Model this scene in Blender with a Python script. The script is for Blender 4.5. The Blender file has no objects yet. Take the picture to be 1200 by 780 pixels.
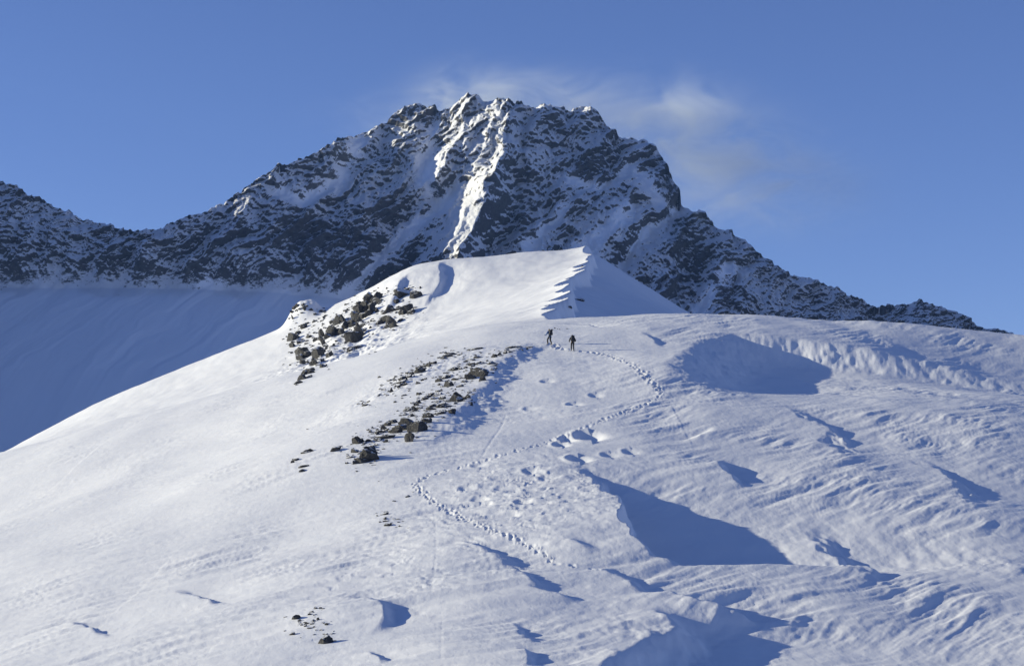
import bpy, bmesh, math, random
import numpy as np
from mathutils import Vector, Matrix

# ------------------------------------------------------------------ camera, sky, sun, exposure
S = bpy.context.scene
COL = S.collection
R = math.radians
F, CX, CY, PITCH = 2400.0, 600.0, 390.0, R(6.0)      # lens in photo pixels
SUN_EL, SUN_AZ = 14.0, 4.0                            # degrees; azimuth counted from -X towards +Y

cam_data = bpy.data.cameras.new('camera')
cam = bpy.data.objects.new('camera', cam_data)
COL.objects.link(cam)
cam.location = (0, 0, 0)
cam.rotation_euler = (R(90) + PITCH, 0, 0)
cam_data.sensor_width = 36.0
cam_data.lens = 36.0 * F / 1200.0
cam_data.clip_start = 0.5
cam_data.clip_end = 20000
S.camera = cam

world = bpy.data.worlds.new('World')
S.world = world
world.use_nodes = True
wn = world.node_tree
sky = wn.nodes.new('ShaderNodeTexSky')
sky.sky_type = 'NISHITA'
sky.sun_disc = False
sky.sun_elevation = R(SUN_EL)
sky.sun_rotation = R(-(90 - SUN_AZ))
sky.altitude = 2500
sky.air_density = 1.0
sky.dust_density = 0.0
sky.ozone_density = 4.0
tint = wn.nodes.new('ShaderNodeMix')                 # the camera's daylight balance: one even factor over the whole sky
tint.data_type = 'RGBA'; tint.blend_type = 'MULTIPLY'
tint.inputs['Factor'].default_value = 1.0
tint.inputs['B'].default_value = (1.06, 0.905, 1.10, 1)
wn.links.new(sky.outputs[0], tint.inputs['A'])
wn.links.new(tint.outputs['Result'], wn.nodes['Background'].inputs[0])
wn.nodes['Background'].inputs[1].default_value = 0.106

sun_dir = Vector((-math.cos(R(SUN_EL)) * math.cos(R(SUN_AZ)), math.cos(R(SUN_EL)) * math.sin(R(SUN_AZ)), math.sin(R(SUN_EL))))
sun_data = bpy.data.lights.new('sun', 'SUN')
sun_data.energy = 5.0
sun_data.angle = R(0.5)
sun_data.color = (1.0, 0.93, 0.70)
sun = bpy.data.objects.new('sun', sun_data)
COL.objects.link(sun)
sun.rotation_euler = sun_dir.to_track_quat('Z', 'Y').to_euler()

S.view_settings.view_transform = 'Standard'
S.view_settings.look = 'None'
S.view_settings.gamma = 1.0
S.view_settings.exposure = 0.29
S.render.engine = 'CYCLES'
S.cycles.volume_step_rate = 1.0
S.cycles.max_bounces = 6
S.cycles.volume_bounces = 3

rnd = random.Random(7)

# ------------------------------------------------------------------ numeric helpers
_rs = np.random.RandomState(11)
PERM = _rs.permutation(512).astype(np.int64)
PERM = np.concatenate([PERM, PERM])
GA = _rs.rand(512) * 2 * np.pi
GX, GY = np.cos(GA), np.sin(GA)

def perlin(x, y, seed=0):
    x = np.asarray(x, float) + seed * 37.17
    y = np.asarray(y, float) - seed * 11.73
    xi = np.floor(x).astype(np.int64); yi = np.floor(y).astype(np.int64)
    xf = x - xi; yf = y - yi
    u = xf * xf * xf * (xf * (xf * 6 - 15) + 10)
    v = yf * yf * yf * (yf * (yf * 6 - 15) + 10)
    def g(ix, iy, dx, dy):
        h = PERM[(PERM[ix & 511] + iy) & 511]
        return GX[h] * dx + GY[h] * dy
    a = g(xi, yi, xf, yf); b = g(xi + 1, yi, xf - 1, yf)
    c = g(xi, yi + 1, xf, yf - 1); d = g(xi + 1, yi + 1, xf - 1, yf - 1)
    return ((a + u * (b - a)) * (1 - v) + (c + u * (d - c)) * v) * 1.5

def fbm(x, y, octv=4, seed=0, gain=0.5, lac=2.03):
    t = 0; a = 1.0
    for k in range(octv):
        t = t + a * perlin(x, y, seed + k)
        x = x * lac; y = y * lac; a *= gain
    return t

def ridged(x, y, octv=4, seed=0, gain=0.5):
    t = 0; a = 1.0
    for k in range(octv):
        t = t + a * (1 - 2 * np.abs(perlin(x, y, seed + k)))
        x = x * 2.07; y = y * 2.07; a *= gain
    return t

def sstep(a, b, x):
    t = np.clip((x - a) / (b - a), 0, 1)
    return t * t * (3 - 2 * t)

def softplus(x, w):
    return w * np.logaddexp(0, x / w)

def spline(xs, ys):
    """monotone-free cubic Hermite (Catmull-Rom, finite difference) through points"""
    xs = np.array(xs, float); ys = np.array(ys, float)
    m = np.gradient(ys, xs)
    def f(x):
        x = np.clip(x, xs[0], xs[-1])
        i = np.clip(np.searchsorted(xs, x) - 1, 0, len(xs) - 2)
        h = xs[i + 1] - xs[i]; t = (x - xs[i]) / h
        return ((2*t**3 - 3*t**2 + 1) * ys[i] + (t**3 - 2*t**2 + t) * h * m[i]
                + (-2*t**3 + 3*t**2) * ys[i + 1] + (t**3 - t**2) * h * m[i + 1])
    return f

CP, SP = math.cos(PITCH), math.sin(PITCH)
def ray(u, v):
    """slopes x/y and z/y of the sight line through photo pixel (u, v)"""
    a = (np.asarray(u, float) - CX) / F; b = (CY - np.asarray(v, float)) / F
    dy = CP - b * SP
    return a / dy, (SP + b * CP) / dy

def seg_dist(px, py, poly, soft=0.0):
    """signed distance to a polyline (positive to the right of its direction) and the position along it, 0..1"""
    poly = np.array(poly, float)
    best = np.full(np.shape(px), 1e9); sg = np.ones(np.shape(px)); tt = np.zeros(np.shape(px))
    L = np.concatenate([[0], np.cumsum(np.hypot(*np.diff(poly, axis=0).T))])
    for k in range(len(poly) - 1):
        ax, ay = poly[k]; bx, by = poly[k + 1]
        dx, dy = bx - ax, by - ay; l2 = dx * dx + dy * dy
        t = np.clip(((px - ax) * dx + (py - ay) * dy) / l2, 0, 1)
        ex = px - ax - t * dx; ey = py - ay - t * dy
        d = np.hypot(ex, ey); c = dx * (py - ay) - dy * (px - ax)
        mk = d < best
        best = np.where(mk, d, best); sg = np.where(mk, np.where(c < 0, 1, -1), sg)
        tt = np.where(mk, (L[k] + t * math.sqrt(l2)) / L[-1], tt)
    if soft:
        # position along the line, blended where two stretches are about as near
        ws = 1e-12; ts = 0
        for k in range(len(poly) - 1):
            ax, ay = poly[k]; bx, by = poly[k + 1]
            dx, dy = bx - ax, by - ay; l2 = dx * dx + dy * dy
            t = np.clip(((px - ax) * dx + (py - ay) * dy) / l2, 0, 1)
            w = np.exp(-(np.hypot(px - ax - t * dx, py - ay - t * dy) - best) / soft) * math.sqrt(l2)
            ws = ws + w; ts = ts + w * (L[k] + t * math.sqrt(l2)) / L[-1]
        tt = ts / ws
    return best * sg, tt

# ------------------------------------------------------------------ the snow slope as a height function
zc = spline([-60, 0, 20, 40, 60, 72, 88, 108, 127, 150, 178, 212, 235, 262, 300, 345, 385, 425, 800],
            [-2.5, -2, -4.6, -6, -5.1, -4.06, -2.1, 1.0, 4.3, 8.85, 14.2, 20.5, 24.7, 28.9, 34.1, 41.3, 48.9, 61.3, 150])
tL = spline([-60, 60, 72, 88, 108, 127, 150, 178, 212, 262, 300, 350, 425, 800],
            [.15, .17, .18, .20, .22, .235, .26, .31, .28, .27, .29, .31, .33, .33])
tR = spline([-60, 60, 108, 150, 190, 212, 240, 262, 305, 400, 800],
            [-.06, -.06, -.06, -.035, -.035, -.06, -.02, .03, .27, .30, .06])
# height of the skyline of the near hill at y = 425
_cu = np.array([-200, 0, 150, 250, 340, 400, 430, 460, 485, 505, 520, 560, 600, 650, 695, 760, 1000])
_cv = np.array([640, 530, 455, 415, 378, 353, 339, 321, 310, 305, 303, 300, 297, 293, 289, 288, 288])
_cs, _cb = ray(_cu, _cv)
crest_z = spline(_cs * 425, _cb * 425)

xk = spline([-60, 60, 90, 120, 190, 235, 262, 300, 800], [0, -1, -3.5, -5.0, -5.0, -2.5, -1, 0, 0])
def lateral(x, y):
    w = 2.4 + 0.012 * y
    l, r, k = tL(y), tR(y), xk(y)
    return r * x + (l - r) * (softplus(k, w) - softplus(k - x, w)) - 0.10 * softplus(x - 34, 5)

_rx = spline([240, 262, 290, 320, 355, 390, 425, 460], [4.3, 4.7, 6.0, 7.7, 10.4, 13.6, 16.9, 19])

def ridge_edge(y):
    # scalloped cornice edge: wind-cut teeth
    q = y + 7.0 * perlin(y / 21.0, 0 * y + 3.3) + 3.0 * perlin(y / 8.0, 0 * y + 6.1)
    tooth = np.abs((q / 15.5) % 1.0 - 0.4) * 2.0
    env = sstep(258, 285, y) * sstep(445, 410, y) * (.65 + .6 * perlin(y / 26., 0 * y + 1.9))
    lump = np.clip(2.0 * perlin(y / 9.5, 0 * y + 2.2) + .5 * perlin(y / 5.0, 0 * y + 4.4) + .1, -1.1, 1.1)
    return _rx(y) - 0.4 + env * (1.3 * (sstep(0, 1, tooth) - 0.55)) + sstep(258, 285, y) * sstep(446, 415, y) * 1.9 * lump

def base_h(x, y):
    z = zc(y) + lateral(x, y)
    k = sstep(372, 426, y)
    z = z + k * (crest_z(np.clip(x, _cs[0] * 425, _cs[-1] * 425)) - (zc(425.) + lateral(np.clip(x, _cs[0] * 425, _cs[-1] * 425), 425.)))
    # rounded back of the hill
    z = z - 0.75 * softplus(y - 428 - 2.0 * perlin(x / 14., y * 0 + 1.5), 1.6)
    # lee side right of the cornice
    d = x - ridge_edge(y)
    A = sstep(256, 284, y)
    z = z + A * .55 * np.exp(-np.abs(np.minimum(d, 0)) / 2.0) * sstep(.8, 0, d) * sstep(440, 420, y)
    z = z - A * sstep(-.1, 1.3, d) * (.4 + 0.64 * softplus(x - _rx(y) + 1.4, .8))
    # hollow that drops off the shoulder on the right
    return z

def hit(u, v, h, y0=66.0, y1=440.0, n=2600):
    """first meeting of the sight lines (u, v) with the height function h"""
    u = np.atleast_1d(np.asarray(u, float)); v = np.atleast_1d(np.asarray(v, float))
    s, b = ray(u, v)
    ys = y0 * (y1 / y0) ** np.linspace(0, 1, n)
    out = np.zeros((len(u), 3))
    for k in range(0, len(u), 60):
        sl = slice(k, k + 60)
        Y = np.broadcast_to(ys, (len(u[sl]), n))
        X = s[sl, None] * Y
        below = h(X, Y) >= b[sl, None] * Y
        i = np.where(below.any(1), below.argmax(1), n - 1)
        yy = ys[i]
        out[sl] = np.stack([s[sl] * yy, yy, b[sl] * yy], 1)
    return out

def poly(pts):
    a = np.array(pts, float)
    return hit(a[:, 0], a[:, 1], base_h)[:, :2]

FEATURES = []      # callables adding relief to the height, each limited to a box

def scarp(pts, drop, wind=3.0, lee=6.0, edge=0.5, scour=0.6, fade=(0.2, 0.2), rough=0.2, lead=None, blend=0.0):
    """a wind-cut snow edge: the surface rises a little up to the line, falls steeply to its right and recovers slowly"""
    P = poly(pts)
    if lead: P = np.concatenate([[P[0] + np.array(lead)], P])      # the edge runs on past its first point
    # round the corners
    for _ in range(2):
        P = np.concatenate([P[:1], np.stack([.75 * P[:-1] + .25 * P[1:], .25 * P[:-1] + .75 * P[1:]], 1).reshape(-1, 2), P[-1:]])
    wind = wind * 2.2
    x0, y0 = P.min(0) - (wind * 3 + 2, wind * 3 + 2); x1, y1 = P.max(0) + (lee * 2.5 + 2, lee * 2.5 + 2)
    def f(x, y):
        d, t = seg_dist(x, y, P, blend)
        d = -d + rough * fbm(x / 1.3, y / 3.0, 3, 5) + rough * 1.5 * perlin(x / 3.5, y / 7.0, 9)
        env = sstep(0, max(fade[0], 1e-3), t) * sstep(0, max(fade[1], 1e-3), 1 - t)
        up = np.where(d < 0, np.exp(-np.abs(d) / wind), 1 - sstep(0, edge, d))
        dn = np.where(d > 0, -sstep(0, edge, d) * np.exp(-(np.maximum(d - edge, 0) / lee) ** 2), 0)
        return env * drop * ((1 - scour) * up + scour * dn)
    FEATURES.append((x0, y0, x1, y1, f))

def bump(u, v, h, rx, ry, ang=0.0):
    p = poly([(u, v)])[0]
    ca, sa = math.cos(ang), math.sin(ang)
    m = max(rx, ry) * 3
    def f(x, y):
        dx, dy = x - p[0], y - p[1]
        return h * np.exp(-((dx * ca + dy * sa) / rx) ** 2 - ((-dx * sa + dy * ca) / ry) ** 2)
    FEATURES.append((p[0] - m, p[1] - m, p[0] + m, p[1] + m, f))

def pit(u, v, d, r):
    """a wind-scooped hollow with a crisp rim on its windward side"""
    p = poly([(u, v)])[0]; m = r * 7
    def f(x, y):
        dx = (x - p[0]) / r + .10 * perlin(x * .9, y * .5, 14); dy = (y - p[1]) / (r * 2.1) + .12 * perlin(x * .7, y * .4, 15)
        e = dx * np.where(dx < 0, 1.25, .8)
        q = e * e + dy * dy
        return d * (-np.exp(-q ** 1.6) + .28 * np.exp(-((np.sqrt(q) - 1.45) / .45) ** 2) * (dx < .3))
    FEATURES.append((p[0] - m, p[1] - m * 1.6, p[0] + m, p[1] + m * 1.6, f))

def trench(pts, depth, width, side=0.0):
    P = poly(pts)
    m = width * 4 + abs(side)
    def f(x, y):
        d, t = seg_dist(x, y, P)
        return -depth * np.exp(-(d / width) ** 2) * sstep(0, .1, t + .02) * sstep(0, .1, 1 - t + .02)
    FEATURES.append((P[:, 0].min() - m, P[:, 1].min() - m, P[:, 0].max() + m, P[:, 1].max() + m, f))

def footprints(pts, step=0.62, depth=0.16, r=0.17, spread=0.14, seed=1, ry=1.6, rim=0.3):
    P = poly(pts)
    seg = np.hypot(*np.diff(P, axis=0).T); L = np.concatenate([[0], np.cumsum(seg)])
    rr = np.random.RandomState(seed)
    n = int(L[-1] / step)
    for k in range(n):
        s = (k + rr.uniform(-.2, .2)) * step
        x = np.interp(s, L, P[:, 0]); y = np.interp(s, L, P[:, 1])
        i = min(max(np.searchsorted(L, s) - 1, 0), len(P) - 2)
        tx, ty = (P[i + 1] - P[i]) / max(seg[i], 1e-6)
        o = spread * (1 if k % 2 else -1) + rr.normal(0, .08)
        x += -ty * o; y += tx * o
        q = r * rr.uniform(.65, 1.45); dd = depth * rr.uniform(.6, 1.35)
        qx = q * (1 + .4 * abs(tx)); qy = q * ry
        def f(X, Y, x=x, y=y, qx=qx, qy=qy, dd=dd):
            e = ((X - x) / qx) ** 2 + ((Y - y) / qy) ** 2
            return dd * (-np.exp(-e ** 1.5) + rim * np.exp(-((np.sqrt(e) - 1.6) / .5) ** 2))
        FEATURES.append((x - 4 * qx, y - 4 * qy, x + 4 * qx, y + 4 * qy, f))

# the big drift with the long blue shadow
scarp([(648, 541), (660, 548), (678, 559), (697, 572), (715, 587), (729, 604), (724, 616), (732, 632), (748, 647), (768, 657), (784, 666)],
      2.3, wind=3.0, lee=13.0, edge=1.1, scour=.8, fade=(.8, .16), rough=.3)
# small scoops, each with its little shadow
for (u, v, d, w) in [(664, 508, .4, 1.0), (688, 505, .75, 1.6), (656, 515, .35, .9), (676, 537, .5, 1.2), (713, 531, .22, .9), (738, 527, .22, .9),
                     (560, 541, .15, .8), (697, 457, .22, .9), (672, 467, .25, 1.0), (640, 442, .2, .9), (620, 470, .18, .9), (560, 583, .16, .8), (588, 571, .16, .8),
                     (622, 552, .22, .9), (640, 561, .16, .8), (545, 570, .14, .8), (612, 590, .16, .8)]:
    pit(u, v + 2, d * .62, w * .58)
# lower shadows in the trough
scarp([(532, 637), (548, 642), (564, 648), (577, 656), (586, 668)], .36, wind=1.6, lee=2.2, edge=1.2, scour=.6, fade=(.3, .3))
scarp([(580, 664), (600, 676), (620, 689), (640, 698)], .24, wind=2, lee=2.4, edge=.9, scour=.5, fade=(.3, .4))
scarp([(600, 690), (640, 697), (676, 707)], .2, wind=2, lee=2.0, edge=.8, scour=.5, fade=(.3, .3))
scarp([(690, 664), (712, 674), (736, 686), (760, 697)], .3, wind=2, lee=2.8, edge=1.2, scour=.5, fade=(.3, .3))
scarp([(660, 639), (676, 646), (694, 653)], .2, wind=1.5, lee=1.5, edge=.7, scour=.5, fade=(.4, .4))
scarp([(770, 690), (800, 703), (835, 713), (880, 722)], .75, wind=2.5, lee=4.5, edge=1.2, scour=.6, fade=(.3, .15))
scarp([(735, 712), (765, 722), (790, 734), (778, 745), (752, 754), (722, 766), (690, 792)], .95, wind=2.5, lee=9.0, edge=1.8, scour=.8, fade=(.25, .02))
scarp([(598, 729), (612, 739), (622, 750), (624, 757)], .2, wind=1.2, lee=1.8, edge=.5, scour=.6, fade=(.35, .35))
scarp([(604, 757), (620, 766), (614, 778), (600, 786)], .2, wind=1.2, lee=1.8, edge=.5, scour=.6, fade=(.35, .3))
# hump at the lower left, lit top and blue lee side
bump(412, 719, .28, 2.4, 3.4)
scarp([(428, 707), (438, 712), (447, 719), (446, 727), (436, 736), (420, 743)], .34, wind=1.1, lee=2.6, edge=.8, scour=.6, fade=(.3, .4), rough=.16)
scarp([(386, 706), (404, 704), (424, 706), (434, 710)], .16, wind=1.0, lee=1.4, edge=.5, scour=.6, fade=(.35, .35))
scarp([(430, 759), (446, 765), (446, 771), (436, 776)], .2, wind=.9, lee=1.4, edge=.4, scour=.6, fade=(.35, .35))
# crest that carries the rock band, its lee side in shade
scarp([(622, 401), (602, 410), (584, 424), (568, 440), (556, 456), (540, 474), (518, 492), (498, 508), (470, 524), (432, 544)],
      0.6, wind=3.5, lee=7.0, edge=3.2, scour=.45, fade=(.12, .3), rough=.5)
# shoulder edge on the right, with the blue hollow under it
scarp([(862, 396), (832, 402), (808, 412), (790, 424), (778, 438), (774, 452), (782, 466)],
      2.5, wind=8.0, lee=15.0, edge=8.0, scour=.7, fade=(.45, .25), rough=.3, lead=(48, -14), blend=2.0)
scarp([(748, 396), (762, 405), (774, 415)], .28, wind=1.5, lee=2.0, edge=.8, scour=.6, fade=(.4, .4))
scarp([(796, 517), (822, 509), (850, 499)], .3, wind=2, lee=3.0, edge=1.0, scour=.6, fade=(.4, .4))
scarp([(838, 536), (850, 553), (862, 570)], .45, wind=2, lee=4.0, edge=.7, scour=.6, fade=(.4, .3))
# low ledge behind the hikers
scarp([(640, 383), (660, 383), (684, 385), (706, 389)], .6, wind=1.5, lee=2.5, edge=.7, scour=.6, fade=(.3, .35))
# drift trough on the sunlit hill
scarp([(514, 305), (516, 322), (511, 337), (502, 350), (490, 364)], 1.1, wind=2.5, lee=3.6, edge=1.6, scour=.75, fade=(.25, .4), rough=.3)
scarp([(470, 326), (469, 342), (458, 360), (442, 378)], 1.0, wind=2.5, lee=3.6, edge=1.5, scour=.75, fade=(.3, .4), rough=.3)
_kx = float(ray(353, 360)[0] * 424)
FEATURES.append((_kx - 20, 395, _kx + 20, 450, lambda x, y: 3.9 * np.exp(-np.abs((x - _kx - .4) / 3.3) ** 3 - ((y - 424) / 5.) ** 2) * (1 + .12 * fbm(x / 2.5, y / 4., 2, 8))))
bump(455, 352, 1.2, 7, 12)
# to the right, where the shoulder runs on, a few broad drifts
scarp([(905, 470), (950, 492), (975, 520), (980, 540)], .35, wind=4, lee=8, edge=1.8, scour=.7, fade=(.4, .4), rough=.6)
scarp([(930, 600), (975, 640), (1000, 690)], .45, wind=4, lee=8, edge=1.5, scour=.7, fade=(.4, .4), rough=.6)
scarp([(1060, 530), (1110, 560), (1125, 600)], .35, wind=4, lee=8, edge=1.5, scour=.7, fade=(.4, .4), rough=.6)
scarp([(190, 690), (230, 700), (258, 716)], .35, wind=2, lee=3, edge=.8, scour=.7, fade=(.4, .4))
scarp([(60, 735), (104, 742), (126, 753)], .3, wind=2, lee=3, edge=.8, scour=.7, fade=(.4, .4))
# the climbers' tracks
footprints([(676, 412), (700, 416), (718, 421), (738, 431), (756, 445), (776, 462)], seed=1, depth=.14, r=.115, step=.62)
footprints([(776, 462), (758, 472), (735, 480), (705, 490), (670, 503)], seed=2, depth=.10, r=.105, step=.62)
footprints([(670, 503), (635, 516), (600, 527), (560, 538), (520, 550), (500, 556), (487, 564)], seed=3, depth=.08, r=.09, step=.6)
footprints([(486, 564), (492, 573), (508, 585), (530, 600), (553, 613), (575, 624), (600, 634), (628, 647), (656, 660)], seed=4, depth=.10, r=.078, step=.48, ry=2.0, spread=.12)
footprints([(656, 660), (690, 668), (720, 674)], seed=5, depth=.06, r=.09, step=.7)
footprints([(644, 404), (655, 409), (676, 412)], seed=6, depth=.17, r=.13, step=.6)
trench([(508, 592), (511, 620), (511, 650), (508, 678), (505, 700)], .007, .07)
trench([(518, 724), (517, 750), (517, 778)], .005, .06)
trench([(594, 476), (586, 496), (574, 516), (564, 533)], .018, .10)
trench([(634, 342), (615, 352), (600, 360)], .05, .5)

def relief(x, y):
    """wind-worked surface: ripples, sastrugi and soft drifts"""
    s = x / np.maximum(y, 40.)
    near = sstep(470, 250, y)
    z = 0.40 * fbm(x / 22., y / 40., 3, 21) * near
    # wind streaks: along x on the left flank, turning up the slope on the right
    wx = x + 1.0 * perlin(x / 7., y / 9., 31); wy = y + 1.4 * perlin(x / 7., y / 9., 32)
    right = sstep(-.01, .07, s + .02 * perlin(x / 9., y / 14., 4))
    patch = sstep(-.35, .55, fbm(x / 9., y / 17., 3, 41))
    st = 0; rp = 0
    for deg, wgt, sd in ((22, 1 - right, 51), (56, right, 56)):
        ca, sa = math.cos(R(deg)), math.sin(R(deg))
        a = wx * ca + wy * sa; c = -wx * sa + wy * ca
        st = st + wgt * fbm(a / 7.5, c / 1.5, 4, sd, .55)
        rp = rp + wgt * ridged(a / 3.2, c / .85, 3, sd + 10, .5)
    z = z + (0.024 + 0.055 * patch) * (1 + .3 * right) * (1 + .5 * sstep(150, 100, y) * (1 - right)) * st * near * sstep(300, 240, y)
    z = z + 0.010 * rp * patch * near * sstep(260, 200, y)
    # sastrugi field above the long track: crisp little wind steps
    m = np.exp(-((x - 1.2) / 5.5) ** 2 - ((y - 121) / 15.) ** 2) + .35 * np.exp(-((x + 3.5) / 6) ** 2 - ((y - 98) / 12.) ** 2)
    ca, sa = math.cos(R(12)), math.sin(R(12))
    q = (-wx * sa + wy * ca) + .35 * (wx * ca + wy * sa) + 2.2 * fbm(x / 3.2, y / 5., 3, 71)
    saw = (q / 2.6) % 1.0
    stepf = np.where(saw < .75, saw / .75, (1 - saw) / .25)
    z = z + m * 0.08 * stepf * sstep(-.25, .45, fbm(x / 1.6, y / 3.0, 2, 81))
    wl = ridged(wx / 2.6 + .5 * q, wy / 3.4, 4, 87, .55)
    z = z + m * 0.085 * np.sign(wl) * np.abs(wl) ** .8
    # crusty lower right
    m2 = np.exp(-((x - 6.2) / 4.0) ** 2 - ((y - 79) / 6.) ** 2) * sstep(.0, .5, fbm(x / 2., y / 4., 2, 83) + .3)
    z = z + m2 * 0.07 * fbm(x / 1.2, y / 1.6, 3, 85, .6)
    # broken ground where the bedrock comes close under the snow
    oc = np.exp(-((x + 29 + .0 * y) / 11.) ** 2 - ((y - 345) / 55.) ** 2)
    z = z + oc * (.8 * ridged(x / 7.0, y / 16.0, 4, 181, .5) - .4)
    bx = -1.5 - .32 * (212 - y)
    z = z + np.exp(-((x - bx + 2) / 3.5) ** 2 - ((y - 194) / 20.) ** 2) * .09 * ridged(x / 2.2, y / 6.0, 4, 185, .6)
    # soft dimples on the far hill
    z = z + 0.25 * fbm(x / 16., y / 22., 4, 91, .55) * sstep(230, 300, y)
    z = z + 0.008 * fbm(x / .8, y / 1.1, 2, 95)
    return z

def full_h(x, y):
    x = np.asarray(x, float); y = np.asarray(y, float)
    z = base_h(x, y) + relief(x, y) * sstep(20, 60, y) * (1 - .8 * np.exp(-((x - 9.5) / 6.5) ** 2 - ((y - 212) / 9.) ** 2))
    for (x0, y0, x1, y1, f) in FEATURES:
        m = (x > x0) & (x < x1) & (y > y0) & (y < y1)
        if m.any():
            z[m] += f(x[m], y[m])
    return np.maximum(z, -118 + 2 * perlin(x / 60., y / 60., 2))

def grid_mesh(name, X, Y, Z, mat, smooth=True, attrs=None):
    nr, nc = X.shape
    co = np.stack([X, Y, Z], -1).reshape(-1, 3).astype(np.float32)
    i = np.arange(nr * nc).reshape(nr, nc)
    q = np.stack([i[:-1, :-1], i[:-1, 1:], i[1:, 1:], i[1:, :-1]], -1).reshape(-1, 4).astype(np.int32)
    me = bpy.data.meshes.new(name)
    me.vertices.add(len(co)); me.vertices.foreach_set('co', co.ravel())
    me.loops.add(q.size); me.loops.foreach_set('vertex_index', q.ravel())
    me.polygons.add(len(q)); me.polygons.foreach_set('loop_start', np.arange(0, q.size, 4, dtype=np.int32))
    me.polygons.foreach_set('use_smooth', np.full(len(q), smooth))
    for k, a in (attrs or {}).items():
        at = me.attributes.new(k, 'FLOAT', 'POINT'); at.data.foreach_set('value', a.astype(np.float32).ravel())
    me.update(calc_edges=True)
    me.materials.append(mat)
    ob = bpy.data.objects.new(name, me)
    COL.objects.link(ob)
    return ob

# ------------------------------------------------------------------ materials
def new_mat(name):
    m = bpy.data.materials.new(name); m.use_nodes = True
    nt = m.node_tree
    return m, nt, nt.nodes['Principled BSDF']

def noise(nt, scale, detail=4, rough=.55, vec=None, dist=0.0):
    n = nt.nodes.new('ShaderNodeTexNoise')
    n.inputs['Scale'].default_value = scale; n.inputs['Detail'].default_value = detail
    n.inputs['Roughness'].default_value = rough; n.inputs['Distortion'].default_value = dist
    if vec: nt.links.new(vec, n.inputs['Vector'])
    return n

def coords(nt, scale=(1, 1, 1), rot=(0, 0, 0), kind='Object'):
    t = nt.nodes.new('ShaderNodeTexCoord'); mp = nt.nodes.new('ShaderNodeMapping')
    mp.inputs['Scale'].default_value = scale; mp.inputs['Rotation'].default_value = rot
    nt.links.new(t.outputs[kind], mp.inputs['Vector'])
    return mp.outputs[0]

def ramp(nt, fac, stops):
    r = nt.nodes.new('ShaderNodeValToRGB')
    r.color_ramp.elements[0].position, r.color_ramp.elements[0].color = stops[0][0], (*stops[0][1], 1)
    r.color_ramp.elements[1].position, r.color_ramp.elements[1].color = stops[-1][0], (*stops[-1][1], 1)
    for p, c in stops[1:-1]:
        e = r.color_ramp.elements.new(p); e.color = (*c, 1)
    nt.links.new(fac, r.inputs[0])
    return r.outputs[0]

def math_node(nt, op, a, b=None, clamp=False):
    n = nt.nodes.new('ShaderNodeMath'); n.operation = op; n.use_clamp = clamp
    for i, q in enumerate((a, b)):
        if q is None: continue
        if isinstance(q, (int, float)): n.inputs[i].default_value = q
        else: nt.links.new(q, n.inputs[i])
    return n.outputs[0]

def snow_material():
    m, nt, b = new_mat('wind_packed_snow')
    c = coords(nt)
    n1 = noise(nt, .25, 5, .6, c)
    col = ramp(nt, n1.outputs[0], [(.3, (.80, .815, .84)), (.7, (.86, .865, .875))])
    nt.links.new(col, b.inputs['Base Color'])
    b.inputs['Roughness'].default_value = .55
    b.inputs['Specular IOR Level'].default_value = .25
    cs = coords(nt, (1.0, .35, 1.0), (0, 0, R(24)))
    n2 = noise(nt, 2.6, 6, .62, cs, .3)
    n3 = noise(nt, 14., 4, .6, c)
    h = math_node(nt, 'ADD', math_node(nt, 'MULTIPLY', n2.outputs[0], .05), math_node(nt, 'MULTIPLY', n3.outputs[0], .006))
    bp = nt.nodes.new('ShaderNodeBump'); bp.inputs['Strength'].default_value = .55; bp.inputs['Distance'].default_value = 1.0
    nt.links.new(h, bp.inputs['Height']); nt.links.new(bp.outputs[0], b.inputs['Normal'])
    return m

def rock_material(name, dark, light, scale, snow_on_top):
    m, nt, b = new_mat(name)
    c = coords(nt)
    n1 = noise(nt, scale, 6, .65, c, .4)
    n2 = noise(nt, scale * 5, 5, .7, c)
    f = math_node(nt, 'ADD', math_node(nt, 'MULTIPLY', n1.outputs[0], .6), math_node(nt, 'MULTIPLY', n2.outputs[0], .4))
    col = ramp(nt, f, [(.32, dark), (.52, tuple((a + q) / 2 for a, q in zip(dark, light))), (.68, light)])
    g = nt.nodes.new('ShaderNodeNewGeometry')
    sx = nt.nodes.new('ShaderNodeSeparateXYZ'); nt.links.new(g.outputs['True Normal'], sx.inputs[0])
    # snow caught on flat tops
    t = math_node(nt, 'ADD', sx.outputs[2], math_node(nt, 'MULTIPLY', math_node(nt, 'SUBTRACT', n2.outputs[0], .5), .9))
    mk = math_node(nt, 'MULTIPLY', math_node(nt, 'SUBTRACT', t, snow_on_top), 9.0, clamp=True)
    mx = nt.nodes.new('ShaderNodeMix'); mx.data_type = 'RGBA'
    nt.links.new(mk, mx.inputs['Factor']); nt.links.new(col, mx.inputs['A']); mx.inputs['B'].default_value = (.83, .84, .86, 1)
    nt.links.new(mx.outputs['Result'], b.inputs['Base Color'])
    b.inputs['Roughness'].default_value = .85
    b.inputs['Specular IOR Level'].default_value = .3
    bp = nt.nodes.new('ShaderNodeBump'); bp.inputs['Strength'].default_value = .8; bp.inputs['Distance'].default_value = .25
    nt.links.new(n2.outputs[0], bp.inputs['Height']); nt.links.new(bp.outputs[0], b.inputs['Normal'])
    return m

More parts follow.
